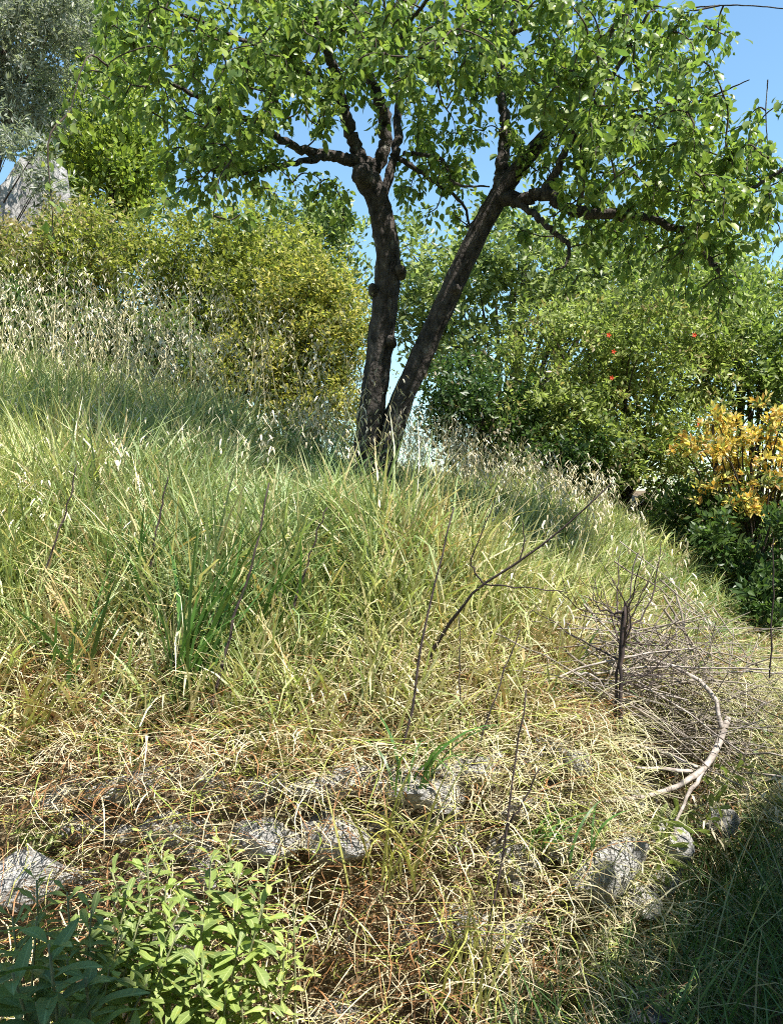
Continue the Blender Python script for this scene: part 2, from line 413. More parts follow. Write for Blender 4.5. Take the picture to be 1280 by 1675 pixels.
# thinner where the big stones look out
pxs = pos[:, 0] / pos[:, 1] * FPX + 640; pys = 837.5 - (pos[:, 2] - CAMZ) / pos[:, 1] * FPX
for (cx, cy, rx, ry) in ((40, 1440, 90, 60), (440, 1380, 60, 45), (545, 1385, 60, 50), (705, 1300, 60, 40), (765, 1445, 50, 35), (930, 1245, 50, 35), (1000, 1425, 75, 70), (555, 1440, 50, 40)):
    keep &= ~((((pxs - cx) / rx) ** 2 + ((pys - cy) / ry) ** 2 < 1) & (r.random(len(pos)) < 0.1))
keep &= np.hypot(pos[:, 0] - 1.0, pos[:, 1] - 3.25) > 0.2
pos = pos[keep]; u = u[keep]; n = len(pos)
t = r.random(n); rust = noise2(pos[:, 0], pos[:, 1], 4.0, 17)
col = mixc(STRAW, CREAM, t)
k = r.random(n) < 0.33 + 0.5 * rust; col[k] = mixc(RUST, BROWN, r.random(n))[k]
k = r.random(n) < 0.2; col[k] = mixc(YELG, LIME, r.random(n))[k]
col *= r.uniform(0.75, 1.15, n)[:, None]
onface = (u < 0.36)
th0 = np.where(onface, r.uniform(0.6, 1.5, n), r.uniform(0.3, 1.3, n)); th1 = np.where(onface, r.uniform(1.3, 2.9, n), r.uniform(1.2, 2.3, n))
az = np.where(onface, -1.4 + r.normal(0, 1.1, n), r.uniform(0, 6.28, n))
ofs = np.where(onface, r.uniform(0, 0.2, n) * (1 - 0.6 * sstep(0.4, 0.8, pos[:, 0])), 0.0)
blades(mb, pos + np.stack([0.25 * ofs, -ofs, r.uniform(0, 0.08, n) + 0.05 * onface], -1), r.uniform(0.05, 0.28, n), r.uniform(0.002, 0.0055, n), az, th0, th1, col, 4, r.normal(0, 1.3, n), r)
g = mb.obj('straw', M_STRAW); tag(g, 'tangled dead straw and rusty litter hanging over the stone bank', 'dry grass', kind='stuff')

# tall wild oats in front of the shrubs
r = np.random.default_rng(8)
mb = MB()
def oats(n, x0, x1, y0, y1, hmin, hmax, dens=None):
    pos = scatter(n, x0, x1, y0, y1, r)
    if dens is not None: pos = pos[r.random(len(pos)) < dens(pos)]
    m = len(pos)
    az = r.uniform(0, 6.28, m); L = r.uniform(hmin, hmax, m)
    c = mixc((0.34, 0.36, 0.16), STRAW, r.random(m))
    top = blades(mb, pos, L, r.uniform(0.0035, 0.0055, m), az, r.uniform(0.0, 0.12, m), r.uniform(0.15, 0.9, m), c, 5, 0.0, r)
    # nodding spikelets along the upper part of each stalk
    k = 17
    f = r.uniform(0.62, 1.0, (m, k))
    base = pos[:, None] * (1 - f[..., None]) + top[:, None] * f[..., None]
    base += r.normal(0, 0.03, (m, k, 3)); base[..., 2] += 0.02
    b = base.reshape(-1, 3); q = len(b)
    cc = mixc(STRAW, (0.8, 0.74, 0.58), r.random(q)) * r.uniform(0.75, 1.1, q)[:, None]
    blades(mb, b, r.uniform(0.025, 0.055, q), r.uniform(0.006, 0.012, q), r.uniform(0, 6.28, q), r.uniform(1.9, 2.5, q), r.uniform(2.4, 3.1, q), cc, 2, 0.0, r)
    # long basal leaves
    n2 = m * 9; idx = r.integers(0, m, n2)
    cb = mixc((0.1, 0.22, 0.09), (0.32, 0.38, 0.14), r.random(n2) ** 1.5)
    blades(mb, pos[idx] + r.normal(0, 0.06, (n2, 3)) * [1, 1, 0], r.uniform(0.3, 0.7, n2) * (0.5 + 0.5 * (L[idx] > 0.66)), r.uniform(0.006, 0.011, n2), r.uniform(0, 6.28, n2), r.uniform(0.05, 0.4, n2), r.uniform(0.8, 2.4, n2), cb, 4, 0.0, r)
oats(430, -3.3, -0.2, 5.2, 6.6, 0.7, 1.4, lambda p: 0.35 + 0.65 * sstep(-0.6, -1.6, p[:, 0]))
oats(230, -0.7, 1.6, 5.3, 6.4, 0.3, 0.62)
oats(150, -2.4, 1.6, 3.2, 5.0, 0.35, 0.65, lambda p: 1 - 0.8 * sstep(-0.9, -0.4, p[:, 0]) * (p[:, 0] < 0.5))
oats(30, -0.5, 0.4, 4.75, 5.15, 0.45, 0.85)
g = mb.obj('wild_oat_grass', M_STRAW); tag(g, 'tall pale wild oats with nodding seed heads before the shrubs', 'tall grass', kind='stuff')

# shaded green grass on the low ground beside the bank
r = np.random.default_rng(9)
mb = MB()
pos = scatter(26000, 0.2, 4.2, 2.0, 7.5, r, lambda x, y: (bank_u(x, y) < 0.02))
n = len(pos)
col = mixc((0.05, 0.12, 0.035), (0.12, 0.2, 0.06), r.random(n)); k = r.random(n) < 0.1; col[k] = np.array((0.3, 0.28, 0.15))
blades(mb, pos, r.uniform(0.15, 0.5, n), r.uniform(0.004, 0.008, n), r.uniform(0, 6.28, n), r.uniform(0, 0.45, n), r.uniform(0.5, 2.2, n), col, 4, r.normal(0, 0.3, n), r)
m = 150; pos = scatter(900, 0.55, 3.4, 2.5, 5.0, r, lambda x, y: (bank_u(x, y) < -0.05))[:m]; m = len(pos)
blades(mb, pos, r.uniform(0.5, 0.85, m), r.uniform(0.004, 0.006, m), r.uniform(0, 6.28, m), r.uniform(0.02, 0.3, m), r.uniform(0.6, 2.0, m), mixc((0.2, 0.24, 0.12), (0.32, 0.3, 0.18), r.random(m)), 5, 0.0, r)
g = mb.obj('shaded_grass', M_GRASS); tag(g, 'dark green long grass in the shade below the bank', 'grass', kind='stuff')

# ------------------------------------------------------------------ leaves
LT = np.array([[0, 0, 0], [0.28, 0.2, 0.05], [0.3, 0, 0.0], [0.28, -0.2, 0.05], [0.64, 0.2, 0.03], [0.66, 0, -0.03], [0.64, -0.2, 0.03], [1, 0, -0.14]], float)
LF = np.array([[0, 2, 1], [0, 3, 2], [1, 2, 5], [1, 5, 4], [2, 3, 6], [2, 6, 5], [4, 5, 7], [5, 6, 7]])
ST = np.array([[0, 0, 0], [0.5, 0.24, 0.05], [1, 0, -0.06], [0.5, -0.24, 0.05]], float)
SF = np.array([[0, 1, 2], [0, 2, 3]])

def frames(D, N):
    X = unit(D); N = N - (N * X).sum(-1, keepdims=True) * X; Zv = unit(N); Yv = np.cross(Zv, X)
    return X, Yv, Zv

def put_leaves(mb, pos, D, N, L, col, big=True, wid=1.0):
    T, F = (LT, LF) if big else (ST, SF)
    X, Yv, Zv = frames(D, N); n = len(pos); L = np.broadcast_to(L, (n,))
    V = pos[:, None] + L[:, None, None] * (T[None, :, :1] * X[:, None] + wid * T[None, :, 1:2] * Yv[:, None] + T[None, :, 2:] * Zv[:, None])
    Fi = (np.arange(n) * len(T))[:, None, None] + F[None]
    mb.add(V.reshape(-1, 3), Fi.reshape(-1, 3), np.repeat(col, len(T), 0))

def leaf_mesh(name, mat, prof=(0.0, 0.09, 0.17, 0.2, 0.185, 0.13, 0.0), wid=1.0, bend=0.0, fold=1.0, twist=0.0):
    n_ = len(prof); t = np.linspace(0, 1, n_); V = []; F = []
    for k, (x_, w_) in enumerate(zip(t, prof)):
        wv = 1 + 0.06 * math.sin(9 * x_ + bend * 20)
        for j in (-1, 0, 1):
            y_ = j * w_ * wid * wv; z_ = abs(j) * w_ * 0.28 * fold - bend * x_ ** 2 + 0.02 * j * math.sin(8 * x_ + 3 * bend) + y_ * twist * x_
            V.append((x_ - 0.25 * abs(bend) * x_ ** 2, y_, z_))
    for k in range(n_ - 1):
        a = 3 * k
        for j in (0, 1): F.append((a + j, a + 3 + j, a + 4 + j, a + 1 + j))
    mb = MB(); mb.add(V, np.array(F)); return mb.mesh(name, mat)

def leaf_obj(name, mesh, root, pos, X, Yv, Zv, L):
    o = bpy.data.objects.new(name, mesh); COL.objects.link(o); o.parent = root
    p = np.asarray(pos) - np.array(root.location)
    o.matrix_basis = Matrix(((X[0] * L, Yv[0] * L, Zv[0] * L, p[0]), (X[1] * L, Yv[1] * L, Zv[1] * L, p[1]), (X[2] * L, Yv[2] * L, Zv[2] * L, p[2]), (0, 0, 0, 1)))
    return o

# ------------------------------------------------------------------ the forked fruit tree
tb = P(603, 800, 5.3); tb[2] = float(ground_z(tb[0], tb[1])) - 0.03
tree = thing('fruit_tree', tb, 'forked fruit tree with two dark leaning stems and a broad leafy crown', 'tree')
def limb(pts, n):
    """pts rows: px, py, distance, radius"""
    a = np.array([np.append(P(p[0], p[1], p[2]), p[3]) for p in pts]); return spline(a, n)
stemA = limb([(592, 830, 5.3, .125), (597, 770, 5.29, .108), (604, 700, 5.27, .098), (617, 600, 5.24, .096), (629, 500, 5.2, .092), (634, 420, 5.16, .086), (622, 340, 5.13, .082), (600, 290, 5.1, .088), (592, 262, 5.09, .07)], 60)
stemB = limb([(622, 815, 5.3, .09), (634, 735, 5.26, .086), (657, 655, 5.23, .086), (695, 570, 5.2, .086), (735, 480, 5.17, .08), (775, 395, 5.14, .077), (812, 325, 5.1, .074), (850, 272, 5.05, .06), (895, 218, 5.0, .052), (932, 175, 4.95, .044), (942, 140, 4.93, .036)], 70)
mb = MB()
for S_ in (stemA, stemB):
    S_[:, 3] *= 0.79 if S_ is stemA else 0.74
    V, F, Ct = tube(S_[:, :3], S_[:, 3], 26)
    nn_ = len(S_); V3 = V[:nn_ * 26].reshape(nn_, 26, 3); an = np.arange(26)[None] * 2 * np.pi / 26; hh = np.arange(nn_)[:, None]
    rid = 0.07 * np.sin(7 * an + 0.25 * hh + 1.2 * np.sin(0.31 * hh)) + 0.05 * np.sin(11 * an - 0.4 * hh) + R.normal(0, 0.05, (nn_, 26))
    rid = rid + 0.35 * np.exp(-hh / 4.0) * (0.6 + 0.6 * np.sin(3 * an + 1))
    V3 += (V3 - S_[:, None, :3]) * rid[..., None]
    b0 = mb.n; mb.add(V, F); mb.F.append(Ct + b0)
k = P(590, 283, 5.04); add_tube(mb, spline([k + [0.05, 0.05, -.05], k, k + [-0.03, -0.02, 0.02]], 8), [.05, .06, .065, .068, .065, .06, .05, .03], 12, rough=0.12)
for (kx, ky, kd, kr) in ((655, 440, 5.1, .035), (610, 470, 5.12, .03), (640, 555, 5.14, .03), (745, 470, 5.1, .03)):
    k = P(kx, ky, kd); add_tube(mb, spline([k + [0, .06, -.02], k, k + [0.01, -0.015, 0.01]], 6), np.array([1, 1, 1, .95, .8, .4]) * kr, 9, rough=0.15)
mb.obj('trunk', M_BARK, tree)
LIMBS = [
    [(600, 285, 5.1, .05), (575, 225, 5.05, .042), (558, 160, 4.95, .036), (540, 95, 4.8, .03), (505, 10, 4.6, .022), (470, -80, 4.4, .014)],
    [(606, 290, 5.1, .05), (628, 235, 5.1, .045), (622, 170, 5.05, .04), (598, 110, 5.0, .035), (580, 30, 5.0, .026), (590, -90, 5.0, .016)],
    [(592, 268, 5.08, .045), (545, 254, 5.0, .036), (490, 244, 4.85, .028), (420, 205, 4.65, .022), (345, 170, 4.5, .016), (270, 130, 4.4, .009)],
    [(545, 254, 5.0, .026), (500, 262, 4.8, .02), (440, 275, 4.55, .014), (370, 290, 4.4, .007)],
    [(625, 320, 5.15, .034), (650, 230, 5.2, .03), (648, 130, 5.3, .024), (670, 30, 5.4, .018), (700, -80, 5.5, .01)],
    [(812, 322, 5.1, .05), (850, 328, 5.0, .046), (888, 316, 4.92, .04), (940, 345, 4.85, .036), (1045, 356, 4.7, .028), (1120, 380, 4.6, .022), (1165, 430, 4.5, .016), (1210, 500, 4.45, .008)],
    [(815, 318, 5.1, .048), (822, 260, 5.12, .042), (826, 205, 5.15, .036), (818, 140, 5.2, .028), (835, 50, 5.25, .02), (860, -70, 5.3, .01)],
    [(884, 318, 4.92, .03), (905, 285, 4.9, .026), (930, 235, 4.85, .022), (965, 180, 4.7, .018), (1010, 110, 4.55, .014), (1060, 20, 4.4, .008)],
    [(845, 328, 5.0, .024), (885, 362, 4.9, .02), (915, 388, 4.85, .016), (930, 402, 4.83, .013), (925, 432, 4.82, .008), (905, 442, 4.8, .004)],
    [(938, 160, 4.94, .034), (950, 110, 4.85, .028), (1000, 50, 4.7, .02), (1060, -30, 4.5, .012)],
    [(945, 345, 4.85, .02), (952, 270, 4.8, .016), (955, 215, 4.8, .012), (1000, 190, 4.7, .009), (1100, 170, 4.5, .005)],
    [(915, 210, 4.98, .02), (960, 195, 4.9, .016), (1040, 190, 4.7, .011), (1130, 170, 4.5, .007), (1225, 130, 4.3, .003)],
    [(1300, 265, 4.2, .012), (1250, 295, 4.25, .011), (1200, 325, 4.3, .008), (1150, 340, 4.4, .005)],
    [(560, 170, 4.97, .026), (500, 120, 4.8, .02), (430, 80, 4.6, .015), (340, 40, 4.3, .009), (260, 10, 4.1, .004)],
    [(640, 250, 5.16, .02), (700, 290, 5.2, .014), (760, 340, 5.3, .01), (770, 420, 5.3, .006)],
    [(660, 250, 5.16, .016), (720, 260, 5.0, .012), (745, 300, 4.9, .009), (800, 305, 4.8, .005)],
    [(1130, 385, 4.6, .012), (1200, 360, 4.45, .009), (1260, 345, 4.3, .004)],
    [(830, 60, 5.25, .016), (900, 20, 5.0, .012), (1000, -40, 4.7, .006)],
    [(1255, 130, 4.2, .0035), (1252, 190, 4.2, .003), (1258, 270, 4.2, .002)],
    [(1130, 12, 4.2, .004), (1200, 8, 4.15, .0035), (1290, 14, 4.1, .003)],
    [(600, 112, 5.0, .02), (640, 60, 4.6, .015), (690, 10, 4.2, .01), (740, -60, 3.9, .005)],
]
nodes = []
for L_ in LIMBS:
    S_ = limb(L_, 9 * len(L_)); S_[1:-1, :3] += R.normal(0, 1, (len(S_) - 2, 3)) * np.minimum(0.006, S_[1:-1, 3:] * 0.22)
    mb = MB(); add_tube(mb, S_[:, :3], S_[:, 3] * 0.88, 9, rough=0.14); mb.obj('branch', M_BARK, tree)
    nodes.append(S_[len(S_) // 3:, :3])
nodes = np.concatenate(nodes)

r = np.random.default_rng(41)
def crown_targets():
    out = []
    # px, py, distance, half-size px x, px y, depth, number
    for (cx, cy, d, rx, ry, rd, k) in ((400, 110, 4.5, 190, 170, 0.9, 165), (620, 40, 4.6, 240, 160, 1.0, 150), (860, 60, 4.8, 240, 190, 1.0, 150),
                                        (1060, 170, 4.5, 190, 190, 0.8, 135), (850, -170, 5.0, 420, 130, 1.2, 90), (480, -120, 4.8, 300, 110, 1.0, 60),
                                        (1150, 330, 4.4, 100, 100, 0.5, 30), (1160, 430, 4.5, 95, 50, 0.4, 11), (350, 255, 4.4, 120, 55, 0.4, 26), (220, 60, 4.4, 110, 120, 0.6, 30),
                                        (700, 250, 5.3, 80, 90, 0.5, 26), (760, 330, 5.6, 70, 60, 0.3, 12), (900, 260, 5.2, 90, 70, 0.5, 18), (1240, 320, 4.3, 60, 110, 0.3, 16), (1140, 270, 4.5, 140, 140, 0.6, 46), (990, 360, 5.0, 150, 60, 0.5, 24), (1230, 180, 4.5, 60, 120, 0.4, 12), (1080, 430, 5.0, 140, 50, .5, 16), (1000, 300, 4.7, 120, 80, 0.5, 16), (780, 150, 5.1, 120, 90, 0.5, 20)):
        v = unit(r.normal(0, 1, (k, 3))) * (r.random(k) ** 0.45)[:, None]
        for q in v: out.append(P(cx + q[0] * rx, cy + q[2] * ry, d + q[1] * rd))
    for (px, py, d) in ((85, 335, 3.6), (350, 345, 3.9), (395, 350, 3.9), (120, 160, 3.7), (270, 330, 4.1), (300, 300, 4.2), (330, 318, 4.3), (420, 300, 4.4), (450, 315, 4.4), (480, 300, 4.5), (510, 330, 4.6), (545, 300, 4.7), (380, 322, 4.2), (700, 350, 5.3), (730, 300, 5.2), (760, 260, 5.2), (690, 200, 5.2), (560, 370, 5.0), (905, 350, 4.8), (960, 400, 4.8), (1190, 60, 4.4), (1220, 110, 4.4), (1150, 40, 4.4), (1090, 440, 4.2), (1175, 500, 4.3), (520, 290, 4.6), (560, 330, 5.0), (1040, 250, 4.2)):
        out.append(P(px, py, d))
    return np.array(out)
tg = crown_targets()
tg = tg[~((np.abs(tg[:, 0] / tg[:, 1] * FPX + 640 - 1230) < 40) & (np.abs(837.5 - (tg[:, 2] - CAMZ) / tg[:, 1] * FPX - 110) < 100) & (r.random(len(tg)) < 0.8))]
order = np.argsort(np.min(np.linalg.norm(tg[:, None] - nodes[None], axis=-1), 1))
twig_mb = MB(); pool = nodes; lp = []; ld = []; ln = []; ls = []
for t_ in tg[order]:
    dv = np.linalg.norm(pool - t_, axis=1); a = pool[np.argmin(dv)]
    dist = float(dv.min())
    mid = (a + t_) / 2 + r.normal(0, 0.12 * min(dist, 0.6), 3) + [0, 0, 0.08 * dist]
    S_ = spline([a, mid, t_, t_ + (t_ - mid) * 0.25 + [0, 0, -0.06]], 12)
    add_tube(twig_mb, S_, np.linspace(0.004 + 0.004 * min(dist, 1), 0.0015, 12), 4)
    pool = np.concatenate([pool, S_[2:10]])
    k = int(r.integers(23, 40)); f = 1 - r.random(k) ** 1.4 * 0.75
    ii = np.clip((f * 11).astype(int), 0, 11)
    tw = unit(np.gradient(S_, axis=0))[ii]
    rad = unit(np.cross(tw, r.normal(0, 1, (k, 3))))
    D = unit(tw * 0.55 + rad * 0.9 + np.array([0, 0, -0.35]))
    lp.append(S_[ii] + rad * 0.012 + r.normal(0, 0.02, (k, 3))); ld.append(D)
    ln.append(unit(np.array([0, 0, 1.0]) + r.normal(0, 0.55, (k, 3)))); ls.append(np.clip(r.lognormal(math.log(0.042), 0.33, k), 0.018, 0.08))
twig_mb.obj('twigs', M_TWIG, tree)['kind'] = 'stuff'
lp = np.concatenate(lp); ld = np.concatenate(ld); ln = np.concatenate(ln); ls = np.concatenate(ls)
n = len(lp)
px = lp[:, 0] / lp[:, 1] * FPX + 640; py = 837.5 - (lp[:, 2] - CAMZ) / lp[:, 1] * FPX
X_, Y_, Z_ = frames(ld, ln)
seen = (px > 5) & (px < 1270) & (py > 5) & (py < 1600)
score = ls / lp[:, 1] * (0.35 + np.abs((Z_ * unit(lp - [0, 0, CAMZ])).sum(-1))) * seen / lp[:, 1]
bigi = np.argsort(-score)[:300]; rest = np.ones(n, bool); rest[bigi] = False
meshes = [leaf_mesh('leaf', M_FRUITLEAF, wid=w_, bend=b_, fold=f_) for (w_, b_, f_) in ((1.15, 0.12, 1), (1.0, 0.32, 1.8), (1.3, 0.02, 0.6), (1.1, -0.15, 1.3), (0.9, 0.45, 2.2), (1.2, 0.2, 0.4))]
for q in bigi: leaf_obj('leaf', meshes[int(q) % 6], tree, lp[q], X_[q], Y_[q], Z_[q], ls[q])
mb = MB()
lc = mixc((0.11, 0.18, 0.05), (0.29, 0.36, 0.09), r.random(n)); k = r.random(n) < 0.05; lc[k] = np.array((0.3, 0.34, 0.06))
for w_ in (1.0, 1.2):
    m = rest & ((np.arange(n) % 2) == (w_ > 1.1))
    put_leaves(mb, lp[m], ld[m], ln[m], ls[m], lc[m], True, w_ * 1.05)
mb.obj('crown', M_LEAF, tree)['kind'] = 'stuff'

# ------------------------------------------------------------------ shrubs and trees behind
def bush(name, label, cat, base, blobs, leafsize, cols, n_leaf, seed, wid=1.0, trunk_r=0.03, up=0.3, group=None, clump=0.13, sparse=0.0, upright=0.0, mat=None, trunkmat=None, nst=10):
    """blobs: list of (centre xyz, radii xyz, weight); leaves sit in clumps through the outer volume"""
    r = np.random.default_rng(seed)
    base = np.array(base, float); base[2] = float(ground_z(base[0], base[1])) - 0.03
    root = thing(name, base, label, cat, group)
    W = np.array([b[2] * b[1][0] * b[1][2] for b in blobs]); W = W / W.sum()
    stems = MB(); mb = MB()
    for (c, rad, _), w in zip(blobs, W):
        c = np.array(c, float); rad = np.array(rad, float)
        nl = int(n_leaf * w); per = 55; nc = max(6, nl // per)
        v = unit(r.normal(0, 1, (nc, 3))); rr = 1 - 0.6 * r.random(nc) ** 1.4
        rr *= 1 + 0.10 * np.sin(5 * v[:, 0] + seed) * np.sin(4 * v[:, 2] + 2 * seed) + r.normal(0, 0.05, nc)
        cc = c + v * rad * rr[:, None]
        gz = ground_z(cc[:, 0], cc[:, 1]); cc = cc[cc[:, 2] > gz + 0.02]; nc = len(cc)
        # stems
        for q in range(min(nc, nst)):
            e = cc[q]; st = base + np.append(r.normal(0, 0.06, 2), 0); md = st * 0.45 + e * 0.55 + [0, 0, 0.18 * (e[2] - st[2])] + r.normal(0, 0.05, 3)
            add_tube(stems, spline([st, md, e], 7), np.linspace(min(trunk_r, 0.04) * r.uniform(0.3, 0.6), 0.003, 7), 5)
        # every clump is three leafy shoots growing outwards
        sh = 3; cl = np.repeat(cc, per, 0); n = len(cl); si = np.repeat(np.arange(nc * sh), per // sh + 1).reshape(nc, -1)[:, :per].ravel()
        sd = unit(np.repeat(unit(cc - c), sh, 0) * 0.8 + r.normal(0, 0.75, (nc * sh, 3)) + np.array([0, 0, up * 0.8 + upright])); so = r.normal(0, 0.45 * clump, (nc * sh, 3)); sl = clump * r.uniform(1.4, 3.4, nc * sh)
        tq = r.random(n); sdir = sd[si]; rad2 = unit(np.cross(sdir, r.normal(0, 1, (n, 3))))
        pos = cl + so[si] + sdir * (sl[si] * (tq - 0.4))[:, None] + rad2 * 0.012 + np.array([0, 0, -0.25]) * (clump * tq ** 2)[:, None] + r.normal(0, 0.1 * clump, (n, 3))
        D = unit(sdir * 0.6 + rad2 * 0.9 + np.array([0, 0, up * 0.4])); N = unit(sdir * 0.5 + np.array([0, 0, 0.6]) + r.normal(0, 0.5, (n, 3)))
        tcl = np.repeat(r.random(nc), per); t_ = np.clip(0.5 * tcl + 0.5 * r.random(n), 0, 1)
        cs = np.array(cols, float); idx = np.minimum((t_ * len(cs)).astype(int), len(cs) - 1)
        col = cs[idx] * r.uniform(0.75, 1.2, n)[:, None]
        put_leaves(mb, pos, D, N, r.uniform(0.7, 1.35, n) * leafsize * 1.55, col, False, wid)
    # central stem
    c0 = np.array(blobs[0][0], float)
    add_tube(stems, spline([base + [0, 0, -0.05], base * 0.5 + c0 * 0.5 + r.normal(0, 0.04, 3), c0 + [0, 0, blobs[0][1][2] * 0.5]], 12), np.linspace(trunk_r * 1.3, trunk_r * 0.3, 12), 8, rough=0.1)
    stems.obj('trunk', trunkmat or M_TWIG, root); mb.obj('crown', mat or M_LEAF, root)['kind'] = 'stuff'
    return root

def B(px, py, d, rx, ry, rd, w=1.0):
    """a blob seen at a pixel with half sizes in pixels, depth in metres"""
    return (P(px, py, d), (rx * d / FPX, rd, ry * d / FPX), w)

OL = [(0.09, 0.125, 0.03), (0.2, 0.23, 0.05), (0.34, 0.35, 0.075), (0.42, 0.4, 0.1)]
YL = [(0.18, 0.2, 0.05), (0.36, 0.36, 0.09), (0.55, 0.48, 0.12), (0.14, 0.18, 0.05), (0.44, 0.39, 0.11), (0.26, 0.29, 0.08)]
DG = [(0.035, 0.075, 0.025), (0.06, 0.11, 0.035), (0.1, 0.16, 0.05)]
MG = [(0.065, 0.11, 0.035), (0.13, 0.185, 0.055), (0.22, 0.28, 0.09)]
PG = [(0.13, 0.18, 0.065), (0.25, 0.3, 0.105), (0.38, 0.43, 0.17)]
GREY = [(0.16, 0.18, 0.13), (0.26, 0.28, 0.22), (0.36, 0.37, 0.31), (0.08, 0.1, 0.06)]
BRG = [(0.12, 0.18, 0.035), (0.25, 0.32, 0.06), (0.38, 0.42, 0.08)]
ORA = [(0.56, 0.42, 0.1), (0.7, 0.54, 0.15), (0.76, 0.62, 0.24), (0.58, 0.33, 0.08), (0.24, 0.26, 0.08), (0.13, 0.17, 0.06)]
TAN = [(0.3, 0.24, 0.11), (0.4, 0.32, 0.16), (0.2, 0.22, 0.07), (0.26, 0.27, 0.09)]

bush('golden_shrub', 'rounded shrub with small golden yellow leaves just beside the left stem of the tree', 'shrub', P(500, 700, 7.3),
     [B(500, 500, 7.3, 85, 85, 0.5), B(545, 560, 7.2, 60, 110, 0.4), B(440, 600, 7.1, 110, 80, 0.4, .7), B(540, 670, 7.0, 90, 60, .3, .8)], 0.025, YL, 26000, 51, clump=0.1)
bush('olive_green_shrub', 'large domed yellow green shrub rising behind the wild oats', 'shrub', P(300, 720, 7.8),
     [B(220, 470, 7.8, 210, 120, 0.8), B(370, 455, 7.9, 150, 110, 0.7), B(300, 600, 7.5, 200, 110, 0.5), B(470, 520, 7.7, 120, 130, 0.6)], 0.029, OL, 58000, 52, clump=0.12)
bush('tawny_shrub', 'tawny seed covered shrub at the left edge below the pale rock', 'shrub', P(40, 720, 8.0),
     [B(40, 450, 8.0, 120, 85, 0.7), B(120, 420, 8.1, 110, 75, 0.6)], 0.028, TAN, 17000, 53, clump=0.12)
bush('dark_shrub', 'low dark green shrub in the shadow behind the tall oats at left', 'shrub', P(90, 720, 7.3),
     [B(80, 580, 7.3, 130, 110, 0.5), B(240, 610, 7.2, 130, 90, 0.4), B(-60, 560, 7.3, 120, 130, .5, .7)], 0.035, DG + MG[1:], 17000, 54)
bush('bay_shrub', 'green shrub with upright leafy tips against the gap of sky left of the trunk', 'shrub', P(470, 700, 9.5),
     [B(470, 390, 9.5, 100, 65, 0.6), B(545, 425, 9.3, 65, 90, 0.5), B(420, 480, 9.3, 120, 80, 0.5)], 0.042, PG + MG, 11000, 55, up=0.8)
# trees at the upper left
bush('green_poplar', 'bright green upright tree with dense small leaves at upper left', 'tree', P(190, 720, 11.0),
     [B(190, 220, 11.0, 70, 130, 0.7), B(150, 300, 10.8, 80, 90, 0.6), B(215, 280, 10.8, 45, 90, 0.5)], 0.05, BRG, 15000, 56, up=0.9, trunk_r=0.08, clump=0.17, upright=0.6, nst=3)
bush('olive_tree', 'silvery grey olive tree in the upper left corner', 'tree', P(-90, 720, 9.6),
     [B(20, 80, 9.6, 95, 150, 0.8), B(-50, 150, 9.6, 70, 70, 0.7), B(70, 20, 9.4, 90, 80, 0.6), B(20, 225, 8.3, 70, 35, 0.25, .6), B(80, 290, 8.3, 30, 50, .2, .6)], 0.045, GREY, 24000, 57, wid=0.6, up=0.1, trunk_r=0.09, nst=3)
bush('broadleaf_tree', 'mid green leafy tree between the olive tree and the upright bright green tree', 'tree', P(110, 720, 12.5),
     [B(110, 100, 12.5, 110, 120, 0.9), B(110, 250, 12.3, 90, 100, 0.8), B(200, 30, 12.4, 90, 80, 0.7)], 0.055, MG, 15000, 58, trunk_r=0.1, nst=3)
# right hand side
bush('pale_tree', 'light green loose leaved tree seen between and right of the two stems', 'tree', P(820, 760, 9.4),
     [B(860, 430, 9.4, 130, 80, 0.9), B(760, 500, 9.2, 90, 120, 0.7), B(690, 480, 9.3, 60, 130, 0.6, .7), B(960, 470, 9.2, 100, 70, 0.7), B(1090, 470, 9.0, 110, 80, .6), B(1220, 500, 9.0, 100, 80, .6), B(1010, 410, 9.6, 90, 60, .5, .7), B(1150, 420, 9.5, 90, 60, .5, .6)], 0.05, PG, 22000, 59, trunk_r=0.07, clump=0.2)
bush('pomegranate_shrub', 'broad dark green shrub with a few red blossoms right of the tree', 'shrub', P(1010, 800, 7.3),
     [B(960, 590, 7.3, 150, 120, 0.7), B(1090, 760, 7.0, 120, 80, 0.4), B(1080, 560, 7.3, 140, 120, 0.7), B(1000, 700, 7.0, 160, 90, 0.5), B(880, 690, 7.0, 100, 70, 0.4, .8)], 0.032,
     [(0.08, 0.12, 0.035), (0.18, 0.22, 0.06), (0.31, 0.36, 0.1), (0.43, 0.48, 0.18), (0.3, 0.24, 0.11)], 38000, 60, wid=0.85, clump=0.11)
pom = bpy.context.scene.objects['pomegranate_shrub']
bush('edge_shrub', 'fresh green shrub at the right edge above the orange bush', 'shrub', P(1230, 820, 7.6),
     [B(1220, 600, 7.6, 100, 90, 0.6), B(1180, 520, 7.8, 90, 70, 0.5), B(1300, 660, 7.4, 80, 110, 0.5)], 0.036, [(0.1, 0.15, 0.04), (0.2, 0.26, 0.065), (0.32, 0.39, 0.11)], 13000, 61)
bush('orange_bush', 'bush with bright orange and yellow leaves at the right edge', 'bush', P(1215, 900, 6.3),
     [B(1165, 720, 6.3, 75, 50, 0.3), B(1235, 770, 6.2, 80, 65, 0.3), B(1190, 830, 6.1, 60, 45, 0.25), B(1265, 690, 6.2, 28, 45, 0.2), B(1290, 820, 6.2, 60, 80, 0.3)], 0.03, ORA + DG[1:2], 4600, 62, clump=0.05)
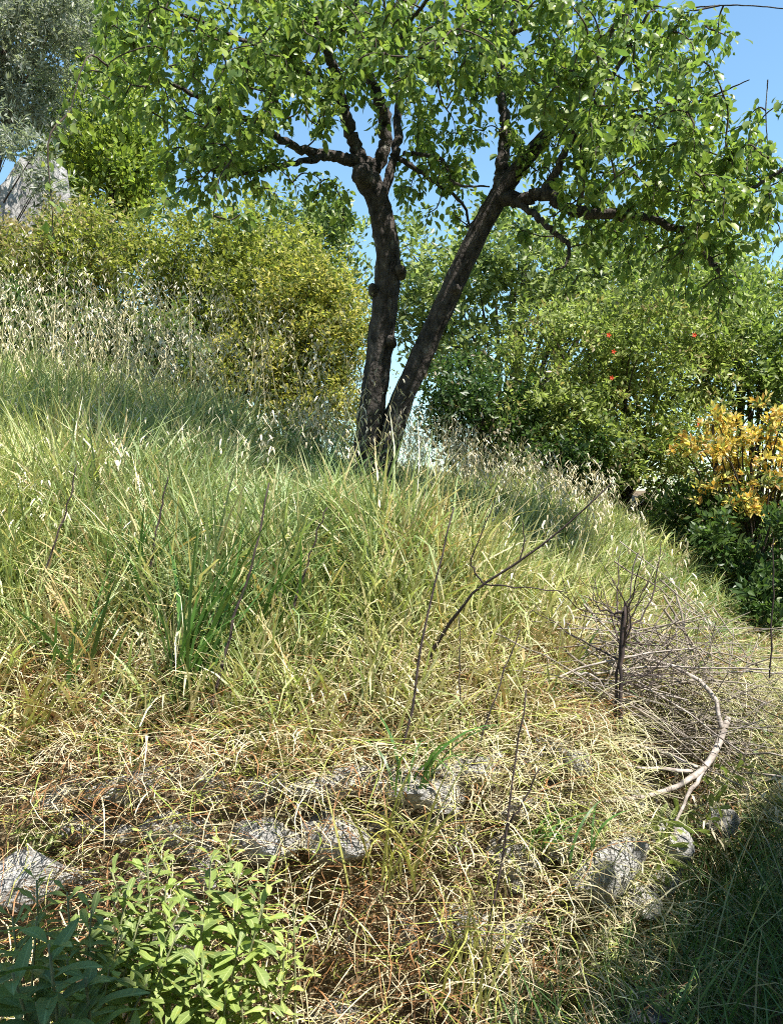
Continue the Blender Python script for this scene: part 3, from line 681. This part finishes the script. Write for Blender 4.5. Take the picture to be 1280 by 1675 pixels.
bush('bramble', 'dark bramble thicket below the orange bush beside the slope', 'bramble', P(1190, 930, 5.9),
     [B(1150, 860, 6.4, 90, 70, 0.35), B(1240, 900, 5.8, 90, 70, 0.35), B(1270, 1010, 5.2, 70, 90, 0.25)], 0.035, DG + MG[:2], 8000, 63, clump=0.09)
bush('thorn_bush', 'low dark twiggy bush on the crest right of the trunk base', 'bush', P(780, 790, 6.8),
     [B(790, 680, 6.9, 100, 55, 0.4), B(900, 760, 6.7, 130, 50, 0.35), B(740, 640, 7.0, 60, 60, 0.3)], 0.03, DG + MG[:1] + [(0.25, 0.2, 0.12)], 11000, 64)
# red blossoms on the pomegranate
r = np.random.default_rng(77)
for (px_, py_) in ((995, 548), (1003, 575), (1000, 618), (1143, 695), (1135, 548)):
    fl = MB(); d_ = 6.55
    for k in range(5):
        a = k * 1.256; D = np.array([[math.cos(a), -0.3, math.sin(a)]]); N = np.array([[0, -1.0, 0.2]])
        put_leaves(fl, P(px_, py_, d_)[None], D, N, 0.021, np.ones((1, 3)), True, 1.2)
    fl.obj('flower', M_FLOWER, pom)

# pale rock behind the shrubs at the left edge
rk = MB()
rng = np.random.default_rng(3)
me = stone_mesh(12, M_ROCK)
o = bpy.data.objects.new('pale_rock', me); COL.objects.link(o)
q = P(5, 300, 8.9); o.location = (q[0] - 0.1, q[1], 2.6); o.scale = (0.95, 0.6, 3.3); o.rotation_euler = (0.1, 0.15, 0.6)
tag(o, 'pale sunlit rock face behind the leaves at the left edge', 'rock')

# ------------------------------------------------------------------ dead wood
def stick(mb, pts, r0, r1, sides=6, n=14, wob=0.0028, rough=0.16):
    S_ = spline(pts, n); S_[1:-1] += R.normal(0, wob, (n - 2, 3)); add_tube(mb, S_, np.linspace(r0, r1, n), sides, rough=rough)

def one_stick(name, label, cat, ways, mat, group=None, twigs=()):
    """ways: px,py,d list of the main axis with radii; twigs: further axes as parts"""
    pts = [P(*w) for w in ways[0]]; root = thing(name, pts[0], label, cat, group)
    m = MB(); stick(m, pts, *ways[1:]); m.obj('stem', mat, root)
    for (tp, ra, rb) in twigs:
        m = MB(); stick(m, [P(*w) for w in tp], ra, rb, 5, 10); m.obj('twig', mat, root)
    return root

one_stick('dead_branch', 'dark bare branch leaning out of the slope towards the upper right', 'branch',
          ([(688, 1110, 3.05), (720, 1045, 3.02), (755, 995, 2.98), (790, 955, 2.95), (900, 880, 2.9), (1000, 790, 2.85)], 0.0075, 0.0022), M_STALK,
          twigs=(([(790, 955, 2.95), (772, 930, 2.95), (775, 900, 2.94), (810, 820, 2.92)], 0.0038, 0.002), ([(790, 955, 2.95), (850, 960, 2.9), (930, 970, 2.85)], 0.0032, 0.0015),
                 ([(850, 915, 2.92), (858, 880, 2.92), (852, 850, 2.91)], 0.003, 0.0015)))
one_stick('fallen_limb', 'thick pale bare limb curving down from the brush heap over the stones', 'branch',
          ([(1190, 1175, 3.35), (1165, 1235, 3.25), (1130, 1275, 3.12), (1060, 1300, 3.0), (960, 1316, 2.85), (850, 1318, 2.75)], 0.0145, 0.005), M_DEAD,
          twigs=(([(1150, 1260, 3.18), (1120, 1310, 3.05), (1100, 1370, 3.0)], 0.009, 0.005), ([(1140, 1255, 3.2), (1060, 1225, 3.2), (960, 1210, 3.2)], 0.008, 0.004),
                 ([(1130, 1262, 3.16), (1050, 1255, 3.1), (980, 1250, 3.05)], 0.008, 0.004), ([(1180, 1190, 3.3), (1160, 1130, 3.35), (1100, 1090, 3.4), (1000, 1070, 3.4)], 0.011, 0.005)))
# upright dead sapling with fanned twigs
sap = thing('dead_sapling', P(1012, 1240, 3.15), 'upright bare dead sapling with a fan of fine twigs above the brush heap', 'dead shrub')
m = MB(); stick(m, [P(1013, 1250, 3.12), P(1015, 1120, 3.15), P(1022, 985, 3.2)], 0.008, 0.006); m.obj('stem', M_STALK, sap)
m = MB(); stick(m, [P(1005, 1230, 3.15), P(1008, 1130, 3.16), P(1018, 1000, 3.2)], 0.006, 0.004); m.obj('stem', M_STALK, sap)
r = np.random.default_rng(15)
for k in range(15):
    a = r.normal(0, 0.75); l = r.uniform(60, 190)
    s0 = (1018 + r.uniform(-6, 6), r.uniform(980, 1130), 3.19)
    e = (s0[0] + math.sin(a) * l, s0[1] - math.cos(a) * l * 0.9, 3.2 + r.uniform(-0.3, 0.3))
    md = ((s0[0] + e[0]) / 2 + r.uniform(-22, 22), (s0[1] + e[1]) / 2 + r.uniform(0, 24), (s0[2] + e[2]) / 2)
    m = MB(); stick(m, [P(*s0), P(*md), P(*e)], r.uniform(0.003, 0.0055), 0.0014, 4, 9, 0.004)
    for j in range(3):
        f0 = P(*(np.array(md) * (1 - j * 0.3) + np.array(e) * j * 0.3)); stick(m, [f0, f0 + np.array([r.normal(0, 0.07), r.normal(0, 0.05), r.uniform(0.02, 0.14)])], 0.0015, 0.0007, 4, 5, 0.002)
    m.obj('twig', M_STALK, sap)

# heap of brushwood
heap = thing('brush_heap', P(1120, 1200, 3.6), 'heap of dry grey brushwood twigs lying on the right end of the bank', 'brushwood')
r = np.random.default_rng(16)
for k in range(210):
    cx = r.normal(1095, 75); cy = r.normal(1140, 58) + 0.25 * (cx - 1110); d = 3.55 + (cx - 1100) * 0.0022 - (cy - 1130) * 0.0011 + r.uniform(-0.16, 0.1)
    c = P(cx, cy, d)
    if c[2] < float(ground_z(c[0], c[1])) + 0.01: c[2] = float(ground_z(c[0], c[1])) + r.uniform(0.01, 0.12)
    a = r.normal(0.5, 0.5) if r.random() < 0.65 else r.uniform(-1.6, 1.6)
    l = r.uniform(0.12, 0.42)
    dv = np.array([math.cos(a), r.uniform(-0.5, 0.3), -math.sin(a) * 0.8]); bend = np.array([0, 0, r.uniform(0, 0.18) * l]) + r.normal(0, 0.03, 3)
    rad = r.choice([0.0018, 0.0025, 0.0035, 0.0055], p=[.25, .3, .25, .2])
    m = MB(); stick(m, [c - dv * l, c + bend, c + dv * l], rad, rad * 0.5, 5, 8, 0.004)
    m.obj('twig', M_DEADTWIG if r.random() < 0.65 else M_DEAD, heap)

r = np.random.default_rng(17); m = MB()
for k in range(260):
    c = P(r.normal(1090, 60), r.normal(1150, 62), 3.55 + r.uniform(-0.3, 0.15)); gz = float(ground_z(c[0], c[1]))
    if c[2] < gz: c[2] = gz + r.uniform(0, 0.1)
    dv = unit(r.normal(0, 1, 3) * [1, 0.7, 0.6] + [0.3, 0, -0.2]) * r.uniform(0.05, 0.2)
    add_tube(m, spline([c - dv, c + r.normal(0, 0.015, 3), c + dv], 5), np.linspace(0.0022, 0.001, 5), 3)
m.obj('fine_twigs', M_DEADTWIG, heap)['kind'] = 'stuff'

# dark upright stalks
STK = [([(640, 1290, 2.68), (675, 1150, 2.7), (700, 1000, 2.74), (742, 830, 2.8)], 0.005, 'longest dark bare stalk standing in the middle of the slope'),
       ([(345, 1160, 2.85), (370, 1060, 2.88), (395, 970, 2.9), (425, 880, 2.92), (440, 790, 2.95)], 0.006, 'dark bare stalk rising from the green tuft left of the middle'),
       ([(752, 1210, 2.9), (752, 1120, 2.9), (750, 1010, 2.92)], 0.0035, 'short dark upright stalk directly below the leaning dead branch'),
       ([(770, 1260, 2.72), (800, 1170, 2.75), (850, 1030, 2.8)], 0.0035, 'dark stalk tilting right beside the short upright stalk'),
       ([(775, 1640, 2.4), (810, 1470, 2.45), (835, 1290, 2.5), (860, 1130, 2.55)], 0.0045, 'tall dark stalk in front of the stones right of centre'),
       ([(815, 1380, 2.5), (850, 1320, 2.5), (885, 1255, 2.5)], 0.004, 'short dark stalk crossing the pale fallen limb\'s thin end'),
       ([(240, 960, 3.2), (262, 840, 3.2), (275, 780, 3.2)], 0.005, 'short dark stalk among yellow grass at left'),
       ([(75, 930, 3.1), (110, 830, 3.1), (125, 760, 3.1)], 0.004, 'dark stalk near the left edge in yellow grass'),
       ([(478, 1000, 3.1), (510, 900, 3.1), (535, 830, 3.1)], 0.0045, 'dark stalk leaning right in the green grass before the trunk'),
       ([(1258, 1110, 3.6), (1262, 1000, 3.6), (1265, 880, 3.6)], 0.004, 'dark stalk standing at the right edge below the orange bush')]
for w_, rad, lb in STK:
    one_stick('dry_stalk', lb, 'stalk', (w_, rad, rad * 0.5), M_STALK, 'dark dry stalks')

# ------------------------------------------------------------------ broad bladed tufts
def one_blade(root, pos, L, W, az, th0, th1, mat, r, segs=6, name='blade'):
    m = MB(); n1 = np.ones(1)
    blades(m, np.array([pos]), L * n1, W * n1, az * n1, th0 * n1, th1 * n1, np.ones((1, 3)), segs, r.normal(0, 0.25) * n1, r)
    m.obj(name, mat, root)
def tuft(px, py, d, k, Lr, lean, label, mat, seed, W=(0.009, 0.018), spread=0.05, th1=(0.5, 1.8), name='grass_tuft', surf=True):
    r = np.random.default_rng(seed); b = P(px, py, d)
    if surf: b[2] = float(ground_z(b[0], b[1]))
    root = thing(name, b, label, 'grass tuft', 'broad bladed grass tufts')
    for i_ in range(k):
        p = b + np.append(r.normal(0, spread, 2), 0)
        one_blade(root, p, r.uniform(*Lr), r.uniform(*W), lean + r.normal(0, 1.0), r.uniform(0.0, 0.35), r.uniform(*th1), mat, r)
tuft(310, 1210, 2.95, 44, (0.4, 0.78), 0.3, 'tall dark green grass tuft at the left of the dry bank', M_TUFT, 1, th1=(0.2, 1.3))
tuft(215, 1030, 3.3, 30, (0.35, 0.62), 0.3, 'dark green tuft up the slope from the tallest tuft', M_TUFT, 2, th1=(0.2, 1.3))
tuft(480, 1060, 3.3, 26, (0.3, 0.55), 0.3, 'green tuft beside the stalk left of centre', M_TUFT, 3, th1=(0.2, 1.4))
tuft(400, 1090, 3.15, 22, (0.3, 0.55), 0.3, 'slender dark green tuft right of the tallest tuft', M_TUFT, 21, th1=(0.2, 1.3))
tuft(130, 1130, 3.0, 24, (0.25, 0.5), 0.4, 'dark green tuft between the left edge and the tallest tuft', M_TUFT, 22, th1=(0.2, 1.4))
tuft(590, 900, 3.9, 20, (0.2, 0.36), 0.4, 'blue green tuft just below the trunk base', M_TUFT, 23, th1=(0.3, 1.5))
tuft(85, 960, 3.5, 18, (0.25, 0.45), 0.5, 'dark green tuft at the left edge of the slope', M_TUFT, 4)
tuft(40, 1240, 2.8, 26, (0.2, 0.45), 0.5, 'pale yellow arching tuft at the left edge above the stones', M_TUFTDRY, 5)
tuft(640, 1440, 2.42, 30, (0.25, 0.5), -1.2, 'yellow arching tuft hanging over the stones in the middle', M_TUFTDRY, 6, surf=False, W=(0.005, 0.009))
tuft(700, 1290, 2.55, 14, (0.2, 0.36), 0.0, 'green tuft bending right over the central stones', M_TUFT, 7, surf=False, th1=(1.4, 2.6), W=(0.006, 0.011))
tuft(770, 1640, 2.38, 26, (0.2, 0.4), 1.2, 'upright yellow green tuft at the foot of the bank', M_TUFTDRY, 8, surf=False, th1=(0.2, 1.0), W=(0.005, 0.008))
tuft(905, 1390, 2.65, 22, (0.14, 0.28), 0.2, 'small green tuft spilling over beside the large right stone', M_TUFT, 9, surf=False, th1=(1.4, 2.6), W=(0.006, 0.01))
tuft(560, 985, 3.6, 16, (0.2, 0.36), 3.0, 'pale arching tuft below the trunk', M_TUFTDRY, 10)
tuft(1180, 1420, 3.35, 30, (0.25, 0.5), -0.5, 'shaded green tuft at the corner of the bank foot', M_TUFT, 11, W=(0.005, 0.008))

# ------------------------------------------------------------------ leafy plants in the foreground
SPOON = (0.015, 0.04, 0.065, 0.1, 0.135, 0.125, 0.0); SPN = ((0.05, 1.0, 0.0), (0.3, 1.5, 0.3), (-0.12, 0.8, -0.3), (0.5, 1.2, 0.4))
spoon = [leaf_mesh('leaf', M_SHRUBLEAF, SPOON, 1.1, b_, f_, t_) for (b_, f_, t_) in SPN]
spoonp = [leaf_mesh('leaf', M_PALELEAF, SPOON, 1.0, b_, f_, t_) for (b_, f_, t_) in SPN]
lance = [leaf_mesh('leaf', M_LANCELEAF, (0.01, 0.09, 0.15, 0.165, 0.14, 0.08, 0.0), w_, b_, 1.3, t_) for (w_, b_, t_) in ((0.85, 0.25, 0.2), (1.0, 0.08, -0.2), (0.8, 0.5, 0.3), (0.9, 0.35, -0.4))]
stem_m = solid_mat('green_stem', (0.12, 0.15, 0.07), (0.24, 0.24, 0.12), 30, 0.7, 0.2)

def rosette_plant(name, label, base, heads, leafL, per, meshes, seed, stem_r=0.004, rings=1, open_=0.9):
    """stems from one base to several leafy heads"""
    r = np.random.default_rng(seed); base = np.array(base, float)
    root = thing(name, base, label, 'plant')
    for h in heads:
        h = np.array(h, float); md = base * 0.5 + h * 0.5 + r.normal(0, 0.02, 3) + [0, 0, -0.02]
        S_ = spline([base + np.append(r.normal(0, 0.02, 2), 0), md, h], 12)
        m = MB(); add_tube(m, S_, np.linspace(stem_r, stem_r * 0.6, 12), 6); m.obj('stem', stem_m, root)
        ax = unit(S_[-1] - S_[-3]); U = unit(np.cross(ax, [0.2, 0.9, 0.1])); W_ = np.cross(ax, U)
        for k in range(per):
            a = k * 2.4 + r.uniform(-0.3, 0.3); f = k / per
            p = S_[-1] - ax * (0.10 * f * (1 + rings)); rad = math.cos(a) * U + math.sin(a) * W_
            lift = 1.0 - open_ * (0.35 + 0.9 * f)
            D = unit(rad + ax * lift + np.array([0, 0, -0.1 * f])); N = unit(ax - rad * 0.2 + r.normal(0, 0.15, 3))
            Xq, Yq, Zq = frames(D[None], N[None])
            leaf_obj('leaf', meshes[int(r.integers(len(meshes)))], root, p + rad * 0.003, Xq[0], Yq[0], Zq[0], leafL * (0.6 + 0.5 * min(1, 2 * f)) * r.uniform(0.85, 1.15))
    return root
H = lambda *a: [P(*q) for q in a]
rosette_plant('leafy_shrub', 'leafy green shrub with spoon shaped leaf rosettes in front of the stones', (-0.5, 2.12, 0.02),
              H((330, 1500, 2.1), (270, 1450, 2.12), (200, 1480, 2.1), (390, 1540, 2.08), (260, 1560, 2.0), (180, 1420, 2.15), (345, 1400, 2.2), (300, 1600, 2.0), (430, 1480, 2.14), (240, 1400, 2.18), (390, 1430, 2.18), (140, 1530, 2.05), (330, 1580, 2.0), (370, 1620, 2.05)), 0.088, 21, spoon, 91)
rosette_plant('yellow_tipped_shrub', 'sunlit yellow green plant right of the leafy shrub, before the stones', (-0.3, 2.2, 0.02),
              H((440, 1410, 2.2), (480, 1480, 2.2), (410, 1480, 2.22), (465, 1550, 2.16), (370, 1380, 2.28), (430, 1590, 2.12), (240, 1360, 2.3), (395, 1640, 2.06)), 0.06, 22, spoonp, 92)
rosette_plant('rosette_shrub', 'pale green rosette shrub at the left, between the stones and the dark lance leaved plant', (-0.78, 2.02, 0.02),
              H((60, 1500, 2.0), (110, 1460, 2.05), (150, 1490, 2.0), (200, 1530, 1.98), (230, 1500, 2.02), (180, 1580, 1.94), (240, 1610, 1.93), (290, 1530, 1.98), (110, 1560, 1.95), (20, 1500, 2.02), (210, 1450, 2.1), (300, 1480, 2.06), (60, 1440, 2.1)), 0.08, 19, spoon, 98)
rosette_plant('lance_leaf_plant', 'dark broad lance leaved plant in the shade at the lower left corner', (-0.62, 1.72, 0.0),
              H((80, 1545, 1.72), (20, 1590, 1.7), (140, 1600, 1.75), (60, 1640, 1.68), (-40, 1560, 1.75), (120, 1660, 1.7)), 0.13, 15, lance, 93, stem_r=0.005, rings=1.4)
rosette_plant('pale_weed', 'small pale green weed at the left edge above the stones', P(60, 1370, 2.55),
              H((50, 1310, 2.52), (20, 1340, 2.5), (120, 1340, 2.5), (90, 1360, 2.48)), 0.05, 14, spoonp, 94)
rosette_plant('bank_weed', 'bright green leafy weed on the bank foot at the edge of the shade', P(1000, 1600, 2.62),
              H((985, 1530, 2.6), (1010, 1545, 2.62), (960, 1560, 2.58), (1030, 1520, 2.66), (995, 1570, 2.56), (1050, 1570, 2.6)), 0.045, 16, spoonp, 95, stem_r=0.0025)
rosette_plant('hanging_creeper', 'creeper with pale shining leaves hanging below the fallen limb', P(1120, 1330, 3.1),
              H((1090, 1360, 3.0), (1075, 1400, 2.95), (1110, 1420, 2.98), (1080, 1450, 2.92), (1130, 1350, 3.1), (1060, 1345, 2.95), (1180, 1300, 3.3), (1210, 1250, 3.4)), 0.07, 14, spoonp, 96, stem_r=0.003)
rosette_plant('shade_weed', 'dark leafy weed in the shade beside the fallen stone', P(1080, 1680, 2.55),
              H((1060, 1600, 2.5), (1100, 1620, 2.5), (1020, 1625, 2.5), (1140, 1610, 2.55), (1085, 1650, 2.48)), 0.045, 14, lance, 97, stem_r=0.0025)

# ------------------------------------------------------------------ unseen house beside the path, shaped to shade the low ground
O2 = np.array([0.72, 2.82]); DA = np.array([0.6, 0.8]); DN = np.array([0.8, -0.6])
def hp(a, n_, z): q = O2 + DA * a + DN * n_; return np.array([q[0], q[1], z])
def boxm(a0, a1, n0, n1, z0, z1):
    V = np.array([hp(a, n_, z) for z in (z0, z1) for (a, n_) in ((a0, n0), (a1, n0), (a1, n1), (a0, n1))])
    return V, np.array([[0, 3, 2, 1], [4, 5, 6, 7], [0, 1, 5, 4], [1, 2, 6, 5], [2, 3, 7, 6], [3, 0, 4, 7]])
HN = 2.6; H1 = 3.72; H2 = 6.6; AC = -1.34  # wing heights and their split set to place shade in both near corners
house = thing('house', hp(2, HN + 2, 0), 'unseen plastered house across the path, shaped to shade the low ground', 'house')
def part(name, boxes, mat):
    m = MB()
    for b in boxes: m.add(*boxm(*b))
    return m.obj(name, mat, house, smooth=False)
part('wall', [(AC, 8, HN, HN + 5, -0.2, H1)], M_PLASTER); part('wall', [(-7.5, AC - 0.004, HN, HN + 5, -0.2, H2)], M_PLASTER)
part('roof', [(AC + 0.004, 8.2, HN - 0.12, HN + 5.1, H1 + 0.003, H1 + 0.12)], M_ROOF); part('roof', [(-7.7, AC + 0.0, HN - 0.12, HN + 5.1, H2 + 0.003, H2 + 0.12)], M_ROOF)
for a in (1.2, 4.2, -3.0, -5.6):
    part('window_frame', [(a, a + 0.9, HN - 0.05, HN - 0.003, 2.6, 3.9)], M_WOOD); part('pane', [(a + 0.1, a + 0.8, HN - 0.06, HN - 0.052, 2.7, 3.8)], M_GLASS)
part('door', [(2.8, 3.7, HN - 0.05, HN - 0.003, 0.02, 2.1)], M_WOOD)

# unseen vine added along the eaves of the low wing, its ragged edge breaking the line of shade
r = np.random.default_rng(99)
vb = hp(3.9, HN - 0.25, 0.0); vine = thing('shade_edge_vine', vb, 'unseen leafy vine added at the eaves to roughen the edge of the shade', 'vine')
m = MB(); add_tube(m, spline([vb, hp(3.8, HN - 0.2, 2.0), hp(3.2, HN - 0.2, H1 - 0.1), hp(1.0, HN - 0.22, H1), hp(-0.4, HN - 0.2, H1)], 30), np.linspace(0.04, 0.012, 30), 7, rough=0.1); m.obj('trunk', M_BARK, vine)
k = 5200; a = r.uniform(-0.6, 7.5, k); cl = noise2(a, 0 * a, 5.0, 31)
pos = np.array([hp(a_, HN - 0.2 + b_, c_) for a_, b_, c_ in zip(a, r.normal(0, 0.16, k), H1 + 0.12 + 0.22 * cl + r.normal(0, 0.12, k))])
m = MB(); put_leaves(m, pos, unit(r.normal(0, 1, (k, 3))), unit(np.array([0.3, -0.3, 1]) + r.normal(0, 0.5, (k, 3))), r.uniform(0.06, 0.12, k), mixc(MG[0], MG[2], r.random(k)), True, 1.8)
m.obj('foliage', M_LEAF, vine)['kind'] = 'stuff'

# ivy and small weeds hanging over the right end of the bank
r = np.random.default_rng(123)
pos = scatter(60000, 0.9, 3.4, 3.0, 6.2, r, lambda x, y: (bank_u(x, y) > -0.12) & (bank_u(x, y) < 0.55))
pos = pos[(noise2(pos[:, 0], pos[:, 1], 4.0, 41) + 0.25 * r.normal(0, 1, len(pos)) > -0.05) & (np.hypot(pos[:, 0] - 1.05, pos[:, 1] - 3.45) > 0.28)][:9000]
k = len(pos); pos[:, 2] += r.uniform(0.0, 0.16, k); pos[:, :2] += r.uniform(0, 0.1, k)[:, None] * np.array([0.8, -0.6])
m = MB(); put_leaves(m, pos, unit(np.array([0.5, -0.4, -0.5]) + r.normal(0, 0.6, (k, 3))), unit(np.array([0.5, -0.5, 0.8]) + r.normal(0, 0.5, (k, 3))), r.uniform(0.018, 0.045, k), mixc((0.1, 0.17, 0.06), (0.3, 0.38, 0.17), r.random(k)), True, 1.5)
ivy = m.obj('ivy', M_LEAF); tag(ivy, 'pale green ivy and small weeds trailing over the right end of the bank', 'ivy', kind='stuff')
m = MB(); pos = scatter(30000, 1.0, 3.4, 3.2, 6.6, r, lambda x, y: (bank_u(x, y) > 0.0) & (bank_u(x, y) < 0.9))[:6500]; k = len(pos)
blades(m, pos, r.uniform(0.12, 0.34, k), r.uniform(0.004, 0.009, k), r.uniform(0, 6.28, k), r.uniform(0.1, 0.6, k), r.uniform(0.8, 2.5, k), mixc((0.1, 0.2, 0.07), (0.46, 0.45, 0.2), r.random(k)), 4, 0.0, r)
pos = scatter(60000, 0.45, 2.6, 2.5, 5.0, r, lambda x, y: (bank_u(x, y) > -0.1) & (bank_u(x, y) < 0.3))[:7000]; k = len(pos)
pos[:, :2] += r.uniform(0, 0.16, k)[:, None] * np.array([0.75, -0.66]); pos[:, 2] += r.uniform(0.0, 0.1, k)
blades(m, pos, r.uniform(0.08, 0.28, k), r.uniform(0.003, 0.006, k), -0.7 + r.normal(0, 1.0, k), r.uniform(0.5, 1.4, k), r.uniform(1.5, 2.9, k), mixc((0.3, 0.32, 0.12), CREAM, r.random(k)), 4, r.normal(0, 0.8, k), r)
g = m.obj('verge_grass', M_GRASS); tag(g, 'short mixed green grass on the right end of the bank around the brush heap', 'grass', kind='stuff')
